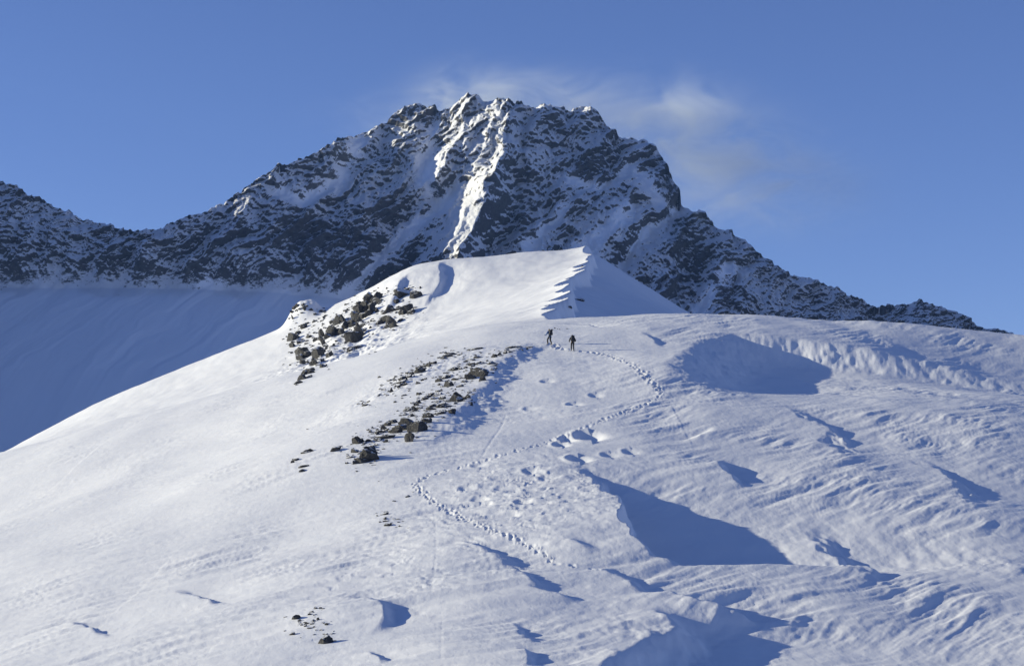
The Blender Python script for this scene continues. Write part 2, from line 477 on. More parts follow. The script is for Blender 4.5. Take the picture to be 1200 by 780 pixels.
def mountain_material():
    m, nt, b = new_mat('alpine_rock_and_snow')
    c = coords(nt)
    at = nt.nodes.new('ShaderNodeAttribute'); at.attribute_name = 'snow'
    cs = coords(nt, (1, 1, 2.2), (0, R(-24), 0))
    n1 = noise(nt, .085, 8, .72, cs, .5)
    n2 = noise(nt, .33, 5, .7, cs, .3)
    t = math_node(nt, 'ADD', math_node(nt, 'MULTIPLY', math_node(nt, 'SUBTRACT', n1.outputs[0], .5), 1.9),
                  math_node(nt, 'MULTIPLY', math_node(nt, 'SUBTRACT', n2.outputs[0], .5), 1.5))
    n3 = noise(nt, .10, 5, .62, coords(nt, (1, .6, .28), (0, R(26), 0)), .4)          # streaks down the fall line
    t = math_node(nt, 'ADD', t, math_node(nt, 'MULTIPLY', math_node(nt, 'SUBTRACT', n3.outputs[0], .5), 1.3))
    t = math_node(nt, 'ADD', t, at.outputs['Fac'])
    mk = math_node(nt, 'MULTIPLY', math_node(nt, 'SUBTRACT', t, .40), 2.8, clamp=True)
    rock = ramp(nt, n1.outputs[0], [(.3, (.065, .064, .063)), (.55, (.115, .110, .105)), (.75, (.18, .165, .15))])
    mx = nt.nodes.new('ShaderNodeMix'); mx.data_type = 'RGBA'
    nt.links.new(mk, mx.inputs['Factor']); nt.links.new(rock, mx.inputs['A']); mx.inputs['B'].default_value = (.86, .875, .90, 1)
    nt.links.new(mx.outputs['Result'], b.inputs['Base Color'])
    b.inputs['Roughness'].default_value = .8
    b.inputs['Specular IOR Level'].default_value = .2
    bp = nt.nodes.new('ShaderNodeBump'); bp.inputs['Strength'].default_value = .7; bp.inputs['Distance'].default_value = 6.0
    at2 = nt.nodes.new('ShaderNodeAttribute'); at2.attribute_name = 'soft'
    nt.links.new(math_node(nt, 'SUBTRACT', .7, math_node(nt, 'MULTIPLY', at2.outputs['Fac'], .66), clamp=True), bp.inputs['Strength'])
    nt.links.new(n2.outputs[0], bp.inputs['Height']); nt.links.new(bp.outputs[0], b.inputs['Normal'])
    return m

def plain(name, col, rough=.8, var=.25, scale=30):
    m, nt, b = new_mat(name)
    n = noise(nt, scale, 4, .6, coords(nt))
    col_out = ramp(nt, n.outputs[0], [(.3, tuple(q * (1 - var) for q in col)), (.7, tuple(min(1, q * (1 + var)) for q in col))])
    nt.links.new(col_out, b.inputs['Base Color'])
    b.inputs['Roughness'].default_value = rough
    return m

SNOW = snow_material()
ROCK = rock_material('lichen_grey_rock', (.026, .026, .027), (.118, .116, .112), 1.6, .72)
MOUNT = mountain_material()

# ------------------------------------------------------------------ ground: the snow slope
fine = np.linspace(-.285, .285, 1240)
far_s = .285 + np.cumsum(np.geomspace(.004, .18, 16))
sc = np.concatenate([-far_s[::-1], fine, far_s])
yr = np.concatenate([np.linspace(-40, 62, 26), np.geomspace(66, 262, 520), np.linspace(262.5, 434, 240), np.linspace(436, 720, 24)])
Yg, Sg = np.meshgrid(yr, sc, indexing='ij')
Xg = Sg * np.maximum(Yg, 40.)
Zg = full_h(Xg, Yg)
slope = grid_mesh('snow_slope', Xg, Yg, Zg, SNOW)
slope['kind'] = 'structure'; slope['label'] = 'wind-packed snow slope with foot tracks rising to a white hill'

vx, vy = np.meshgrid(np.linspace(-2350, 2350, 60), np.linspace(-260, 3800, 60))
valley = grid_mesh('valley_floor', vx, vy, -124 + 4 * fbm(vx / 300., vy / 300., 3, 3) - 6, SNOW)
valley['kind'] = 'structure'; valley['label'] = 'snowy valley floor behind the near hill'

# ------------------------------------------------------------------ the mountain
Y0, ZB, COT = 2850.0, 345.0, 0.93
def y_nom(z):
    return np.where(z > ZB, Y0 + (z - ZB) * COT, Y0 - (ZB - z) * 2.3)
def wall_pt(u, v):
    """where a sight line meets the plain wall of the mountain"""
    s, b = ray(u, v)
    z = b * (Y0 - ZB * COT) / (1 - COT * b)
    z = np.where(z > ZB, z, b * (Y0 - 2.3 * ZB) / (1 - 2.3 * b))
    y = y_nom(z)
    return s * y, z

_sk = np.array([(-700, 190), (-420, 165), (-330, 150), (-240, 148), (-160, 165), (-90, 180), (-20, 212), (40, 238), (90, 262), (140, 282), (190, 294), (235, 283), (275, 262), (310, 236), (340, 214), (365, 201), (382, 190), (396, 178),
                (420, 163), (440, 150), (455, 144), (470, 131), (482, 127), (492, 126), (502, 131), (510, 129), (518, 133), (527, 132), (540, 126), (550, 122),
                (560, 124), (570, 130), (585, 130), (597, 133), (612, 130), (628, 132), (645, 130), (665, 131), (688, 127), (697, 130), (706, 140), (716, 152), (727, 161), (740, 160), (755, 163), (770, 172), (778, 186),
                (784, 200), (792, 216), (804, 236), (814, 246), (826, 243), (840, 258), (850, 264), (862, 268), (885, 284), (910, 306), (935, 318), (965, 322), (1000, 336), (1040, 350), (1090, 345), (1130, 354), (1180, 372), (1260, 392), (1400, 430)], float)
_skx, _skz = wall_pt(_sk[:, 0], _sk[:, 1])
def sky_z(x):
    z = np.interp(x, _skx, _skz)
    return z + 3.0 * ridged(x / 26., 0 * x + .4, 4, 12, .6) - 3 + 2.0 * fbm(x / 5., 0 * x + .2, 2, 15)

def mpoly(pts):
    a = np.array(pts, float); x, z = wall_pt(a[:, 0], a[:, 1]); return np.stack([x, z], 1)

def blob_field(x, z, blobs):
    t = np.zeros_like(x)
    for (u, v, ru, rv, a) in blobs:
        cx, cz = wall_pt(u, v); k = 2850 / F
        t = t + a * np.exp(-((x - cx) / (ru * k)) ** 2 - ((z - cz) / (rv * k)) ** 2)
    return t

def mountain_depth(x, z):
    zbx = ZB - 170 * sstep(40, 300, x)             # the snow apron lies lower towards the right
    zc_ = z - zbx
    # warped copies so that nothing follows straight lines
    wx = x + 14 * fbm(x / 70., z / 70., 3, 101); wz = z + 14 * fbm(x / 70., z / 70., 3, 102)
    P = -0.22 * np.clip(x, -500, 520)
    P = P + 0.10 * (softplus(-105 - wx, 25) - softplus(-420 - wx, 40) * 1.5)
    P = P - 62 * np.exp(-((x + 180) / 100.) ** 2) + np.minimum(2.2 * softplus(-830 - x, 60), 1000)  # bowl, and an unseen spur added far left to shade the apron
    # buttresses and gullies leaning down to the left
    sl = (wx - .55 * (wz - 345))
    hi = sstep(0, 60, zc_)
    rug = 26 * ridged(sl / 150., (wz + .3 * wx) / 420., 2, 111, .4) + 13 * ridged(sl / 62., (wz + .3 * wx) / 150., 2, 113, .5)
    # named spurs: crest line, height, width left and right of the crest
    spurs = [([(600, 124), (597, 150), (588, 190), (580, 225), (576, 243), (562, 272), (546, 304)], 62, 66, 34),
             ([(582, 225), (576, 243), (562, 272), (546, 304), (530, 330)], 58, 80, 30),
             ([(548, 118), (545, 148), (536, 178), (528, 200), (515, 220)], 34, 30, 22),
             ([(575, 150), (566, 185), (556, 215)], 20, 22, 16),
             ([(613, 126), (607, 150), (600, 178)], 24, 26, 18),
             ([(563, 120), (558, 150), (549, 182), (540, 216)], 22, 22, 16),
             ([(640, 128), (632, 150), (622, 175), (618, 205)], 22, 24, 24),
             ([(692, 122), (684, 145), (674, 168)], 22, 22, 30),
             ([(485, 122), (470, 160), (455, 200), (450, 240), (420, 300)], 14, 50, 45),
             ([(770, 168), (760, 200), (735, 240), (700, 290), (650, 350)], 30, 40, 45),
             ([(812, 240), (800, 275), (780, 320), (765, 370)], 26, 34, 34),
             ([(858, 262), (846, 320), (836, 380)], 30, 30, 40)]
    for pts, h, wl, wr in spurs:
        d, t = seg_dist(wx * .6 + x * .4, wz * .6 + z * .4, mpoly(pts))
        # the polylines run downwards: right of travel is the viewer's left
        w = np.where(d > 0, wl, wr)
        P = P + h * np.maximum(0, 1 - np.abs(d) / w) ** 1.2 * sstep(0, .05, t + .02)
    couloirs = [([(532, 225), (512, 248), (484, 270), (458, 294), (428, 324), (400, 347)], 8, 10),
                ([(505, 150), (500, 190), (505, 225), (520, 245)], 8, 13),
                ([(740, 243), (715, 268), (690, 292), (665, 318)], 8, 12),
                ([(800, 236), (770, 262), (742, 290), (725, 312)], 6, 9),
                ([(858, 308), (835, 340), (815, 368)], 7, 10),
                ([(742, 192), (725, 212), (700, 218), (672, 208)], 9, 10),
                ([(752, 205), (772, 235), (790, 240)], 6, 9),
                ([(660, 245), (640, 270), (620, 296)], 5, 9),
                ([(425, 170), (400, 215), (365, 245), (340, 240)], 6, 10)]
    soft = np.zeros_like(x)
    for pts, dep, w in couloirs:
        d, t = seg_dist(wx * .5 + x * .5, wz * .5 + z * .5, mpoly(pts)); w = w * 2850 / F
        e = np.exp(-(d / w) ** 2)
        P = P - dep * e; soft = np.maximum(soft, e)
    apron = sstep(14, -14, zc_ - 22 * np.exp(-((x + 95) / 70.) ** 2) + 24 * fbm(x / 55., z / 55., 4, 105))
    soft = np.maximum(soft, apron)
    white = blob_field(x, z, [(555, 266, 26, 28, .7), (535, 292, 20, 18, .6), (580, 170, 60, 50, .30), (440, 215, 30, 20, .2), (500, 225, 20, 30, .2), (640, 270, 40, 20, .15), (568, 140, 14, 10, .6), (585, 165, 10, 18, .3), (690, 215, 22, 8, .5), (775, 232, 10, 12, .5), (735, 205, 10, 14, .4), (505, 210, 16, 40, .35), (640, 195, 12, 8, .3), (605, 175, 8, 12, .35)])
    dark = blob_field(x, z, [(470, 150, 26, 18, .35), (505, 147, 14, 14, .35), (460, 192, 16, 14, .45), (450, 245, 28, 26, .5), (395, 290, 50, 24, .5), (355, 255, 30, 14, .35), (350, 300, 30, 35, .4), (480, 295, 20, 14, .55),
                             (686, 195, 20, 26, .6), (655, 240, 30, 20, .25), (722, 190, 12, 22, .4), (775, 195, 22, 22, .45), (735, 222, 14, 14, .3), (785, 262, 22, 14, .4), (730, 300, 25, 14, .25), (822, 300, 26, 26, .55), (795, 330, 20, 24, .35), (850, 340, 18, 26, .6), (620, 285, 16, 16, .4), (612, 255, 14, 16, .35), (590, 290, 14, 14, .3)])
    tri = blob_field(x, z, [(552, 268, 24, 26, 1.0), (530, 292, 16, 16, .7)])
    rough = hi * (1 - .65 * soft) * (1 - .6 * np.clip(tri, 0, 1))
    P = P + rug * (.02 + .98 * hi) + hi * 9 * ridged((wx - .75 * wz) / 36., (wz + .6 * wx) / 230., 2, 117, .5) * (1 - .7 * soft)
    # crags and ledges
    n = 6 * ridged((wx - .4 * wz) / 30., (wz + .35 * wx) / 34., 3, 121, .55)
    led = (wz - .32 * wx + 10 * fbm(x / 45., z / 45., 3, 131)) / 17.
    saw = led % 1.0
    n = n + 5.5 * (np.where(saw < .72, -saw / .72, -(1 - saw) / .28)) * sstep(-.3, .3, fbm(x / 60., z / 60., 2, 135))
    n = n + 4.0 * ridged((wx - .5 * wz) / 13., (wz + .4 * wx) / 17., 3, 125, .55) + 2.6 * fbm(x / 7., z / 6., 3, 141, .6)
    P = P + n * rough
    P = P + (1 - hi) * (5 * fbm(sl / 60., z / 300., 3, 171) + 1.5 * fbm(sl / 16., z / 60., 3, 174))      # runnels in the apron
    yn = np.where(zc_ > 0, Y0 + (z - ZB) * COT, Y0 + (zbx - ZB) * COT + zc_ * 2.3)
    return yn - P, soft, white - 1.05 * dark

mx = np.concatenate([-np.geomspace(2150, 830, 60), np.linspace(-815, 815, 1080), np.geomspace(830, 2150, 40)])
zt = sky_z(mx)
tt = np.concatenate([np.linspace(0, .18, 14)[:-1], np.linspace(.18, 1, 300)])
low = -126.0
Zm = np.minimum(ZB * .25 + 0 * zt, zt - 60)[None, :] * 0 + low + 0 * zt[None, :] * tt[:, None]
z_lo = np.minimum(210., zt - 80)
Zm = np.where(tt[:, None] < .18, low + (z_lo - low)[None, :] * (tt[:, None] / .18), z_lo[None, :] + (zt - z_lo)[None, :] * ((tt[:, None] - .18) / .82))
Xm = np.broadcast_to(mx, Zm.shape).copy()
Ym, soft, tone = mountain_depth(Xm, Zm)
# flat parts catch snow: slope of the face from its own shape
dY = np.gradient(Ym, axis=0) / np.gradient(Zm, axis=0)
flat = np.arctan(dY)                                      # large where the face leans back
def blur(a, k):
    for ax in (0, 1):
        c = np.cumsum(np.concatenate([np.repeat(a.take([0], ax), k + 1, ax), a, np.repeat(a.take([-1], ax), k, ax)], ax), ax)
        n = a.shape[ax]
        a = (c.take(range(2 * k + 1, 2 * k + 1 + n), ax) - c.take(range(0, n), ax)) / (2 * k + 1)
    return a
hollow = blur(Ym, 5) - Ym                                 # negative in gullies
snow = .95 + .75 * (flat - .78) - .03 * np.clip(hollow, -6, 6) + .38 * soft ** 1.5 + 1.0 * tone + .34 * fbm(Xm / 120., Zm / 80., 3, 151, .6)
# back of the mountain
kb = np.linspace(0, 1, 14)[1:]
Zb_ = zt[None, :] + (low - zt)[None, :] * kb[:, None]
Yb_ = Ym[-1][None, :] + 3 + (zt[None, :] - Zb_) * .55 + 8 * fbm(np.broadcast_to(mx, Zb_.shape) / 60., Zb_ / 60., 3, 161) * np.minimum(1, kb[:, None] * 8)
XX = np.concatenate([Xm, np.broadcast_to(mx, Zb_.shape)]); YY = np.concatenate([Ym, Yb_]); ZZ = np.concatenate([Zm, Zb_])
SN = np.concatenate([snow, np.full(Zb_.shape, .5)])
mountain = grid_mesh('mountain', XX, YY, ZZ, MOUNT, attrs={'snow': SN, 'soft': np.concatenate([soft, np.zeros(Zb_.shape)])})
mountain['kind'] = 'structure'; mountain['label'] = 'rocky snow-streaked mountain massif rising behind the white hill'

# ------------------------------------------------------------------ objects
def tag(o, label, cat, group=None, kind=None):
    if label: o['label'] = label
    if cat: o['category'] = cat
    if group: o['group'] = group
    if kind: o['kind'] = kind
    return o

def link(name, me, mat=None, parent=None):
    if mat: me.materials.append(mat)
    o = bpy.data.objects.new(name, me); COL.objects.link(o)
    if parent: o.parent = parent
    return o

def empty(name, loc, rot=(0, 0, 0)):
    o = bpy.data.objects.new(name, None); COL.objects.link(o)
    o.location = loc; o.rotation_euler = rot; o.empty_display_size = .2
    return o

# ---- rocks: (u, v, width, height) in photo pixels, grouped by outcrop
def crop(x0, y0, k, rows):
    return [(x0 + a / k, y0 + b / k, max(w / k, 1.6), max(h / k, 1.3)) for a, b, w, h in rows]

KH = 5.573
CLUSTERS = [
 ('snowy knob left of the hill', 'rocks on the far left knob',
  crop(335, 320, KH, [(62,222,20,26),(78,212,24,18),(90,230,22,16),(112,205,22,18),(122,225,22,28),(45,250,20,26),(160,238,26,20),(45,290,14,26),(70,245,16,14),(140,215,12,12)])),
 ('left rim of the sunlit hill', 'rocks on the left rim of the hill',
  crop(335, 320, KH, [(240,245,40,20),(255,280,30,15),(240,305,30,10),(140,325,30,20),(120,350,40,25),(185,315,20,12),(55,415,60,50),(90,440,40,45),(45,470,35,30),(150,412,35,20),(75,395,40,20),(38,520,14,10),(28,600,12,10)])),
 ('lower left of the hill outcrop', 'rocks low on the hill outcrop',
  crop(335, 320, KH, [(120,515,75,70),(140,530,40,50),(105,580,25,30),(100,550,40,40),(215,520,60,75),(240,505,50,50),(190,580,50,40),(285,530,45,40),(240,565,25,25),(242,605,40,25),(170,592,30,25),(312,470,16,18),(265,490,20,20)])),
 ('middle rib of the hill outcrop', 'rocks of the middle rib',
  crop(335, 320, KH, [(235,400,35,45),(290,385,60,70),(300,370,50,40),(250,450,25,40),(345,310,60,50),(350,375,50,60),(390,340,45,50),(195,435,30,20),(315,310,40,25),(370,300,35,40),(270,410,40,40),(225,425,22,25),(340,390,30,40),(410,325,30,40)])),
 ('upper dark buttress of the hill outcrop', 'rocks of the upper buttress',
  crop(335, 320, KH, [(605,150,55,55),(590,185,60,40),(560,165,50,50),(535,190,50,50),(520,225,60,60),(480,240,60,60),(455,260,45,60),(500,275,55,55),(565,235,60,50),(545,260,50,45),(445,310,45,50),(470,300,40,50),(430,335,40,35),(490,200,40,40),(600,245,20,25),(460,225,30,30),(570,205,50,30),(505,165,12,10),(475,190,20,14)])),
 ('right shoulder of the hill outcrop', 'rocks on the right shoulder of the outcrop',
  crop(335, 320, KH, [(755,125,95,45),(725,140,40,30),(785,112,40,25),(845,145,55,50),(850,120,25,25),(880,95,16,14),(795,235,75,70),(770,250,50,45),(820,250,35,30),(740,230,40,25),(675,240,70,45),(650,255,35,25),(720,185,45,25),(690,320,60,50),(650,300,55,40),(615,320,40,30),(705,340,40,35),(675,345,40,25),(755,305,25,15),(672,118,12,10),(820,78,30,8)])),
 ('big lone block below the hill outcrop', 'rocks around the big block',
  crop(335, 320, KH, [(460,395,95,85),(435,425,70,70),(490,375,60,45),(420,400,40,60),(510,365,40,35),(455,483,90,26),(420,500,50,25),(555,355,15,15),(390,455,15,15),(500,345,40,20)])),
 ('lowest tail of the hill outcrop', 'rocks in the tail of the outcrop',
  crop(335, 320, KH, [(140,645,60,35),(170,630,35,20),(110,680,40,35),(145,675,35,20),(85,710,40,25),(72,727,22,12),(120,655,30,25)])),
 ('upper row of the mid-slope band', 'rocks in the upper row of the band',
  crop(400, 400, 5.2, [(800,47,70,16),(680,75,60,14),(645,90,50,14),(625,100,25,12),(715,80,20,10),(560,130,35,18),(530,145,35,18),(500,150,25,15),(475,180,45,30),(470,160,35,20),(430,195,25,25),(410,210,40,25),(380,230,40,22),(365,245,40,22),(365,265,45,22),(390,260,30,15),(350,275,20,18),(300,235,30,10),(305,298,22,28),(260,293,22,10),(235,325,25,10),(165,368,18,8),(145,385,28,14),(130,378,12,12),(485,120,12,6)])),
 ('bare snow between the two band rows', 'small rocks between the rows of the band',
  crop(400, 400, 5.2, [(510,228,25,10),(495,235,15,10),(465,252,20,18),(470,320,25,12),(415,300,12,8),(380,328,20,10),(330,368,18,8),(372,345,12,8)])),
 ('top right tip of the band', 'rocks at the tip of the band',
  crop(400, 400, 5.2, [(1045,35,45,14),(1010,50,30,18),(1000,68,25,16),(965,78,25,18),(935,90,30,18),(1090,42,30,8),(825,95,50,16),(790,110,45,14),(760,122,25,10),(830,135,70,18),(800,140,30,15),(915,130,40,18),(930,145,25,12)])),
 ('upper crags of the mid-slope band', 'crags in the upper part of the band',
  crop(400, 400, 5.2, [(825,195,75,45),(855,185,60,30),(790,215,50,40),(770,215,30,25),(880,180,25,25),(865,230,35,25),(680,170,40,20),(720,165,35,15),(755,160,30,14),(840,165,40,16),(630,215,40,30),(600,235,30,25),(595,260,20,18),(660,262,40,35),(645,255,25,25),(720,272,35,16),(750,242,30,14),(700,230,40,14),(670,210,30,12)])),
 ('rubble in the middle of the band', 'rubble in the middle of the band',
  crop(400, 400, 5.2, [(590,300,35,15),(545,325,40,22),(520,335,35,20),(500,350,30,18),(600,320,40,14),(570,345,35,14),(620,345,35,16),(595,360,35,14),(640,360,30,16),(700,335,45,35),(720,355,50,30),(690,355,40,30),(750,345,30,20),(765,335,30,25),(780,305,25,14),(792,382,20,22),(640,395,45,14),(590,435,55,24),(620,425,40,18),(680,430,28,24),(600,395,40,16),(560,395,40,16),(545,410,35,18),(615,380,40,14)])),
 ('left flank of the rock band', 'rocks on the left flank of the band',
  crop(400, 400, 5.2, [(470,370,30,20),(460,385,35,18),(480,400,30,25),(440,405,30,18),(400,415,35,25),(390,440,25,18),(425,450,35,22),(455,420,30,14),(530,455,45,22),(515,485,45,30),(490,490,20,18),(520,440,25,12),(505,470,30,14),(310,490,45,22),(285,505,40,22),(260,525,30,25),(235,550,40,25),(270,540,50,20),(225,560,25,18)])),
 ('boulder group of the lower band', 'boulders of the lower band',
  crop(400, 400, 5.2, [(360,520,80,50),(395,495,55,40),(335,545,55,30),(300,548,25,18),(455,528,85,58),(410,590,40,55),(420,570,30,30),(250,580,85,35),(225,595,40,20),(275,575,40,25),(272,608,20,18)])),
 ('bottom left end of the rock band', 'rocks at the bottom end of the band',
  crop(400, 400, 5.2, [(92,605,38,38),(130,605,18,25),(162,602,35,22),(90,662,42,24),(55,702,30,12),(170,655,50,28),(200,640,45,14),(215,625,30,12),(170,700,80,70),(190,690,50,60),(130,720,65,45),(95,735,45,25),(150,690,50,50)])),
 ('open snow left of the rock band', 'scattered rocks left of the band',
  crop(335, 380, 4.333, [(120,640,40,16),(95,650,30,10),(250,628,38,28),(85,720,35,18),(90,742,45,12),(45,685,25,16),(30,695,16,20),(110,530,10,6)])),
 ('open snow below the track bend', 'pebbles on the open snow',
  crop(420, 580, 5.57, [(125,133,12,10),(177,122,32,12),(170,152,22,8),(187,165,30,14),(195,188,32,14),(250,157,22,7),(288,172,14,8),(268,202,14,8),(318,10,22,10),(240,38,10,5)])),
 ('mound in the bottom left corner', 'rocks on the bottom left mound',
  crop(335, 690, 7.27, [(85,243,60,28),(290,163,22,14),(220,188,30,14),(245,215,22,16),(200,205,14,8),(122,270,20,10),(178,285,26,30),(165,312,25,14),(208,328,35,18),(240,322,22,16),(238,265,20,25),(272,255,20,20),(347,297,22,24),(320,290,10,8),(305,346,36,18),(55,382,42,22),(335,438,75,55),(320,382,16,8),(135,298,15,12)])),
 ('low snow ledge behind the climbers', 'rocks behind the climbers',
  crop(620, 370, 15, [(455,215,40,22),(405,240,45,25),(540,235,30,20),(670,222,45,20),(500,225,15,12)]) + [(607, 406, 14, 2.4)]),
 ('shaded face under the cornice', 'rocks under the cornice',
  crop(600, 280, 6.5, [(510,458,62,24),(440,512,34,14),(535,205,12,14)])),
]

def rock_mesh(w, d, h, seed):
    r = random.Random(seed)
    bm = bmesh.new()
    bmesh.ops.create_icosphere(bm, subdivisions=3 if w > .5 else 2, radius=1.0)
    planes = []
    for k in range(15):
        n = Vector((r.gauss(0, 1), r.gauss(0, 1), r.gauss(0, .8))).normalized()
        planes.append((n, r.uniform(.38, .80)))
    o = Vector((r.uniform(0, 50), r.uniform(0, 50), r.uniform(0, 50)))
    from mathutils import noise as mn
    for v in bm.verts:
        p = v.co.copy()
        p *= 1 + .22 * mn.noise(p * 1.3 + o)
        for n, dd in planes:
            e = p.dot(n) - dd
            if e > 0: p -= n * e * .92
        p *= 1 + .16 * mn.noise(p * 3.1 + o) + .09 * mn.noise(p * 7 + o)
        v.co = Vector((p.x * w * .66, p.y * d * .66, p.z * h * .8))
    me = bpy.data.meshes.new('rock')
    bm.to_mesh(me); bm.free()
    return me

ORD = ['first', 'second', 'third', 'fourth', 'fifth', 'sixth', 'seventh', 'eighth', 'ninth', 'tenth', 'eleventh', 'twelfth', 'thirteenth', 'fourteenth', 'fifteenth',
       'sixteenth', 'seventeenth', 'eighteenth', 'nineteenth', 'twentieth', 'twenty-first', 'twenty-second', 'twenty-third', 'twenty-fourth', 'twenty-fifth']
def rank_labels(items, where):
    """a label for each rock of one outcrop: by its look if it stands out, else by its place; the specks share one"""
    n = len(items); lab = [None] * n
    def take(key, text, rev=False):
        for i in sorted(range(n), key=lambda q: key(items[q]), reverse=rev)[:1]:
            if lab[i] is None: lab[i] = text
    take(lambda q: q[2] * q[3], 'largest dark rock on the ' + where, True)
    if n >= 3: take(lambda q: q[0], 'leftmost dark rock on the ' + where)
    if n >= 3: take(lambda q: q[0], 'rightmost dark rock on the ' + where, True)
    if n >= 4: take(lambda q: q[1], 'highest dark rock on the ' + where)
    if n >= 4: take(lambda q: q[1], 'lowest dark rock on the ' + where, True)
    if n >= 8: take(lambda q: q[2] / q[3], 'longest, flattest rock on the ' + where, True)
    if n >= 8: take(lambda q: q[2] / q[3], 'tallest, narrowest rock on the ' + where)
    order = sorted(range(n), key=lambda q: items[q][0])
    for pos, i in enumerate(order):
        if lab[i] is None:
            big = items[i][2] * items[i][3] > 9
            lab[i] = (ORD[pos] + ' rock from the left on the ' + where) if big else 'small speck of dark rock on the ' + where
    return lab

def p_small(items): return sum(i[2] * i[3] for i in items) / len(items) < 12
seed = 100
for where, grp, items in CLUSTERS:
    labs = rank_labels(items, where)
    arr = np.array(items)
    y_far = 470.0
    P = hit(arr[:, 0], np.minimum(arr[:, 1] + arr[:, 3] * .38, 777), full_h, 66, y_far)
    e = .5
    gx = (full_h(P[:, 0] + e, P[:, 1]) - full_h(P[:, 0] - e, P[:, 1])) / (2 * e)
    grow = 1.0 if 'climbers' in where else (1.6 if 'mound' in where or 'track' in where else 1.75 if p_small(items) else 1.55)
    for (u, v, w, h), p, g, lb in zip(items, P, gx, labs):
        seed += 1
        r = random.Random(seed)
        k = p[1] / F
        W, H = w * k * grow, h * k * grow * .95
        me = rock_mesh(W, W * r.uniform(.7, 1.1), H, seed)
        o = link('rock', me, ROCK)
        o.location = (p[0], p[1] + W * .15, p[2] + H * .06)
        o.rotation_euler = (R(r.uniform(-12, 12)), -math.atan(max(-.5, min(.6, float(g)))) * .9 + R(r.uniform(-8, 8)), R(r.uniform(-25, 25)))
        tag(o, lb, 'rock', grp)

# ---- frost-shattered debris too small to tell apart, strewn round the outcrops
def debris(clusters, n_per, rr, size):
    bm_v, bm_f = [], []
    base = bmesh.new(); bmesh.ops.create_icosphere(base, subdivisions=1, radius=1)
    bv = [v.co.copy() for v in base.verts]; bf = [[v.index for v in f.verts] for f in base.faces]; base.free()
    pts = []
    for where, grp, items in clusters:
        for (u, v, w, h) in items:
            for k in range(int(n_per * min(2.5, math.sqrt(w * h) / 6)) + 1):
                pts.append((u + rr.gauss(0, .75) * (w + 3), v + rr.gauss(0, .6) * (h + 2) - rr.gauss(0, .2) * w * .4))
    P = hit([p[0] for p in pts], [p[1] for p in pts], full_h, 66, 470., 700)
    for p in P:
        if p[1] > 432: continue
        r = rr.uniform(.35, 1.0) * size * p[1] / F
        ex, ey, ez = r * rr.uniform(.8, 1.8), r * rr.uniform(.8, 1.5), r * rr.uniform(.5, 1.1)
        a = rr.uniform(0, 6.28); ca, sa = math.cos(a), math.sin(a); o = len(bm_v)
        for q in bv:
            j = rr.uniform(.7, 1.25)
            X, Y, Z = q.x * ex * j, q.y * ey * j, q.z * ez * j
            bm_v.append((p[0] + X * ca - Y * sa, p[1] + X * sa + Y * ca, p[2] + Z + .1 * ez))
        bm_f += [[o + i for i in f] for f in bf]
    me = bpy.data.meshes.new('rock_debris'); me.from_pydata(bm_v, [], bm_f); me.update()
    o = link('rock_debris', me, ROCK); o['kind'] = 'stuff'; o['label'] = 'dark stone debris strewn in the snow round the outcrops'
debris([c for c in CLUSTERS if len(c[2]) >= 10 and 'under the cornice' not in c[0]], 6.5, random.Random(5), 2.2)

# ---- summit cross
ci = int(np.argmin(np.abs(mx - wall_pt(691, 127)[0])))
ct = Vector((mx[ci], Ym[-1, ci], zt[ci]))
STEEL = plain('weathered_steel', (.12, .12, .13), .5)
cr = empty('summit_cross', ct)
def box_mesh(x, y, z, dx, dy, dz):
    bm = bmesh.new(); bmesh.ops.create_cube(bm, size=1)
    for q in bm.verts: q.co = Vector((x + q.co.x * dx, y + q.co.y * dy, z + q.co.z * dz))
    bmesh.ops.bevel(bm, geom=bm.edges[:], offset=.03 * min(1, min(dx, dy, dz) / .2), segments=1, affect='EDGES')
    me = bpy.data.meshes.new('bar'); bm.to_mesh(me); bm.free(); return me
link('upright', box_mesh(0, 0, 1.6, .35, .35, 6.2), STEEL, cr)
link('crossbar', box_mesh(0, -.01, 3.4, 2.2, .33, .35), STEEL, cr)
tag(cr, 'thin metal cross standing on the right-hand rocky summit', 'cross')

# ---- people
SKIN = plain('skin', (.42, .25, .18), .55, .08)
BLACK = plain('black_softshell', (.018, .018, .02), .7)
BLUE = plain('blue_shell_fabric', (.035, .10, .26), .6)
CHAR = plain('charcoal_trousers', (.022, .022, .025), .8)
LEATHER = plain('dark_boot_leather', (.02, .017, .015), .5)
KHAKI = plain('khaki_hood_fabric', (.09, .075, .05), .8)
PACKM = plain('dark_pack_fabric', (.016, .017, .022), .75)
ALU = plain('pole_aluminium', (.25, .25, .26), .35)

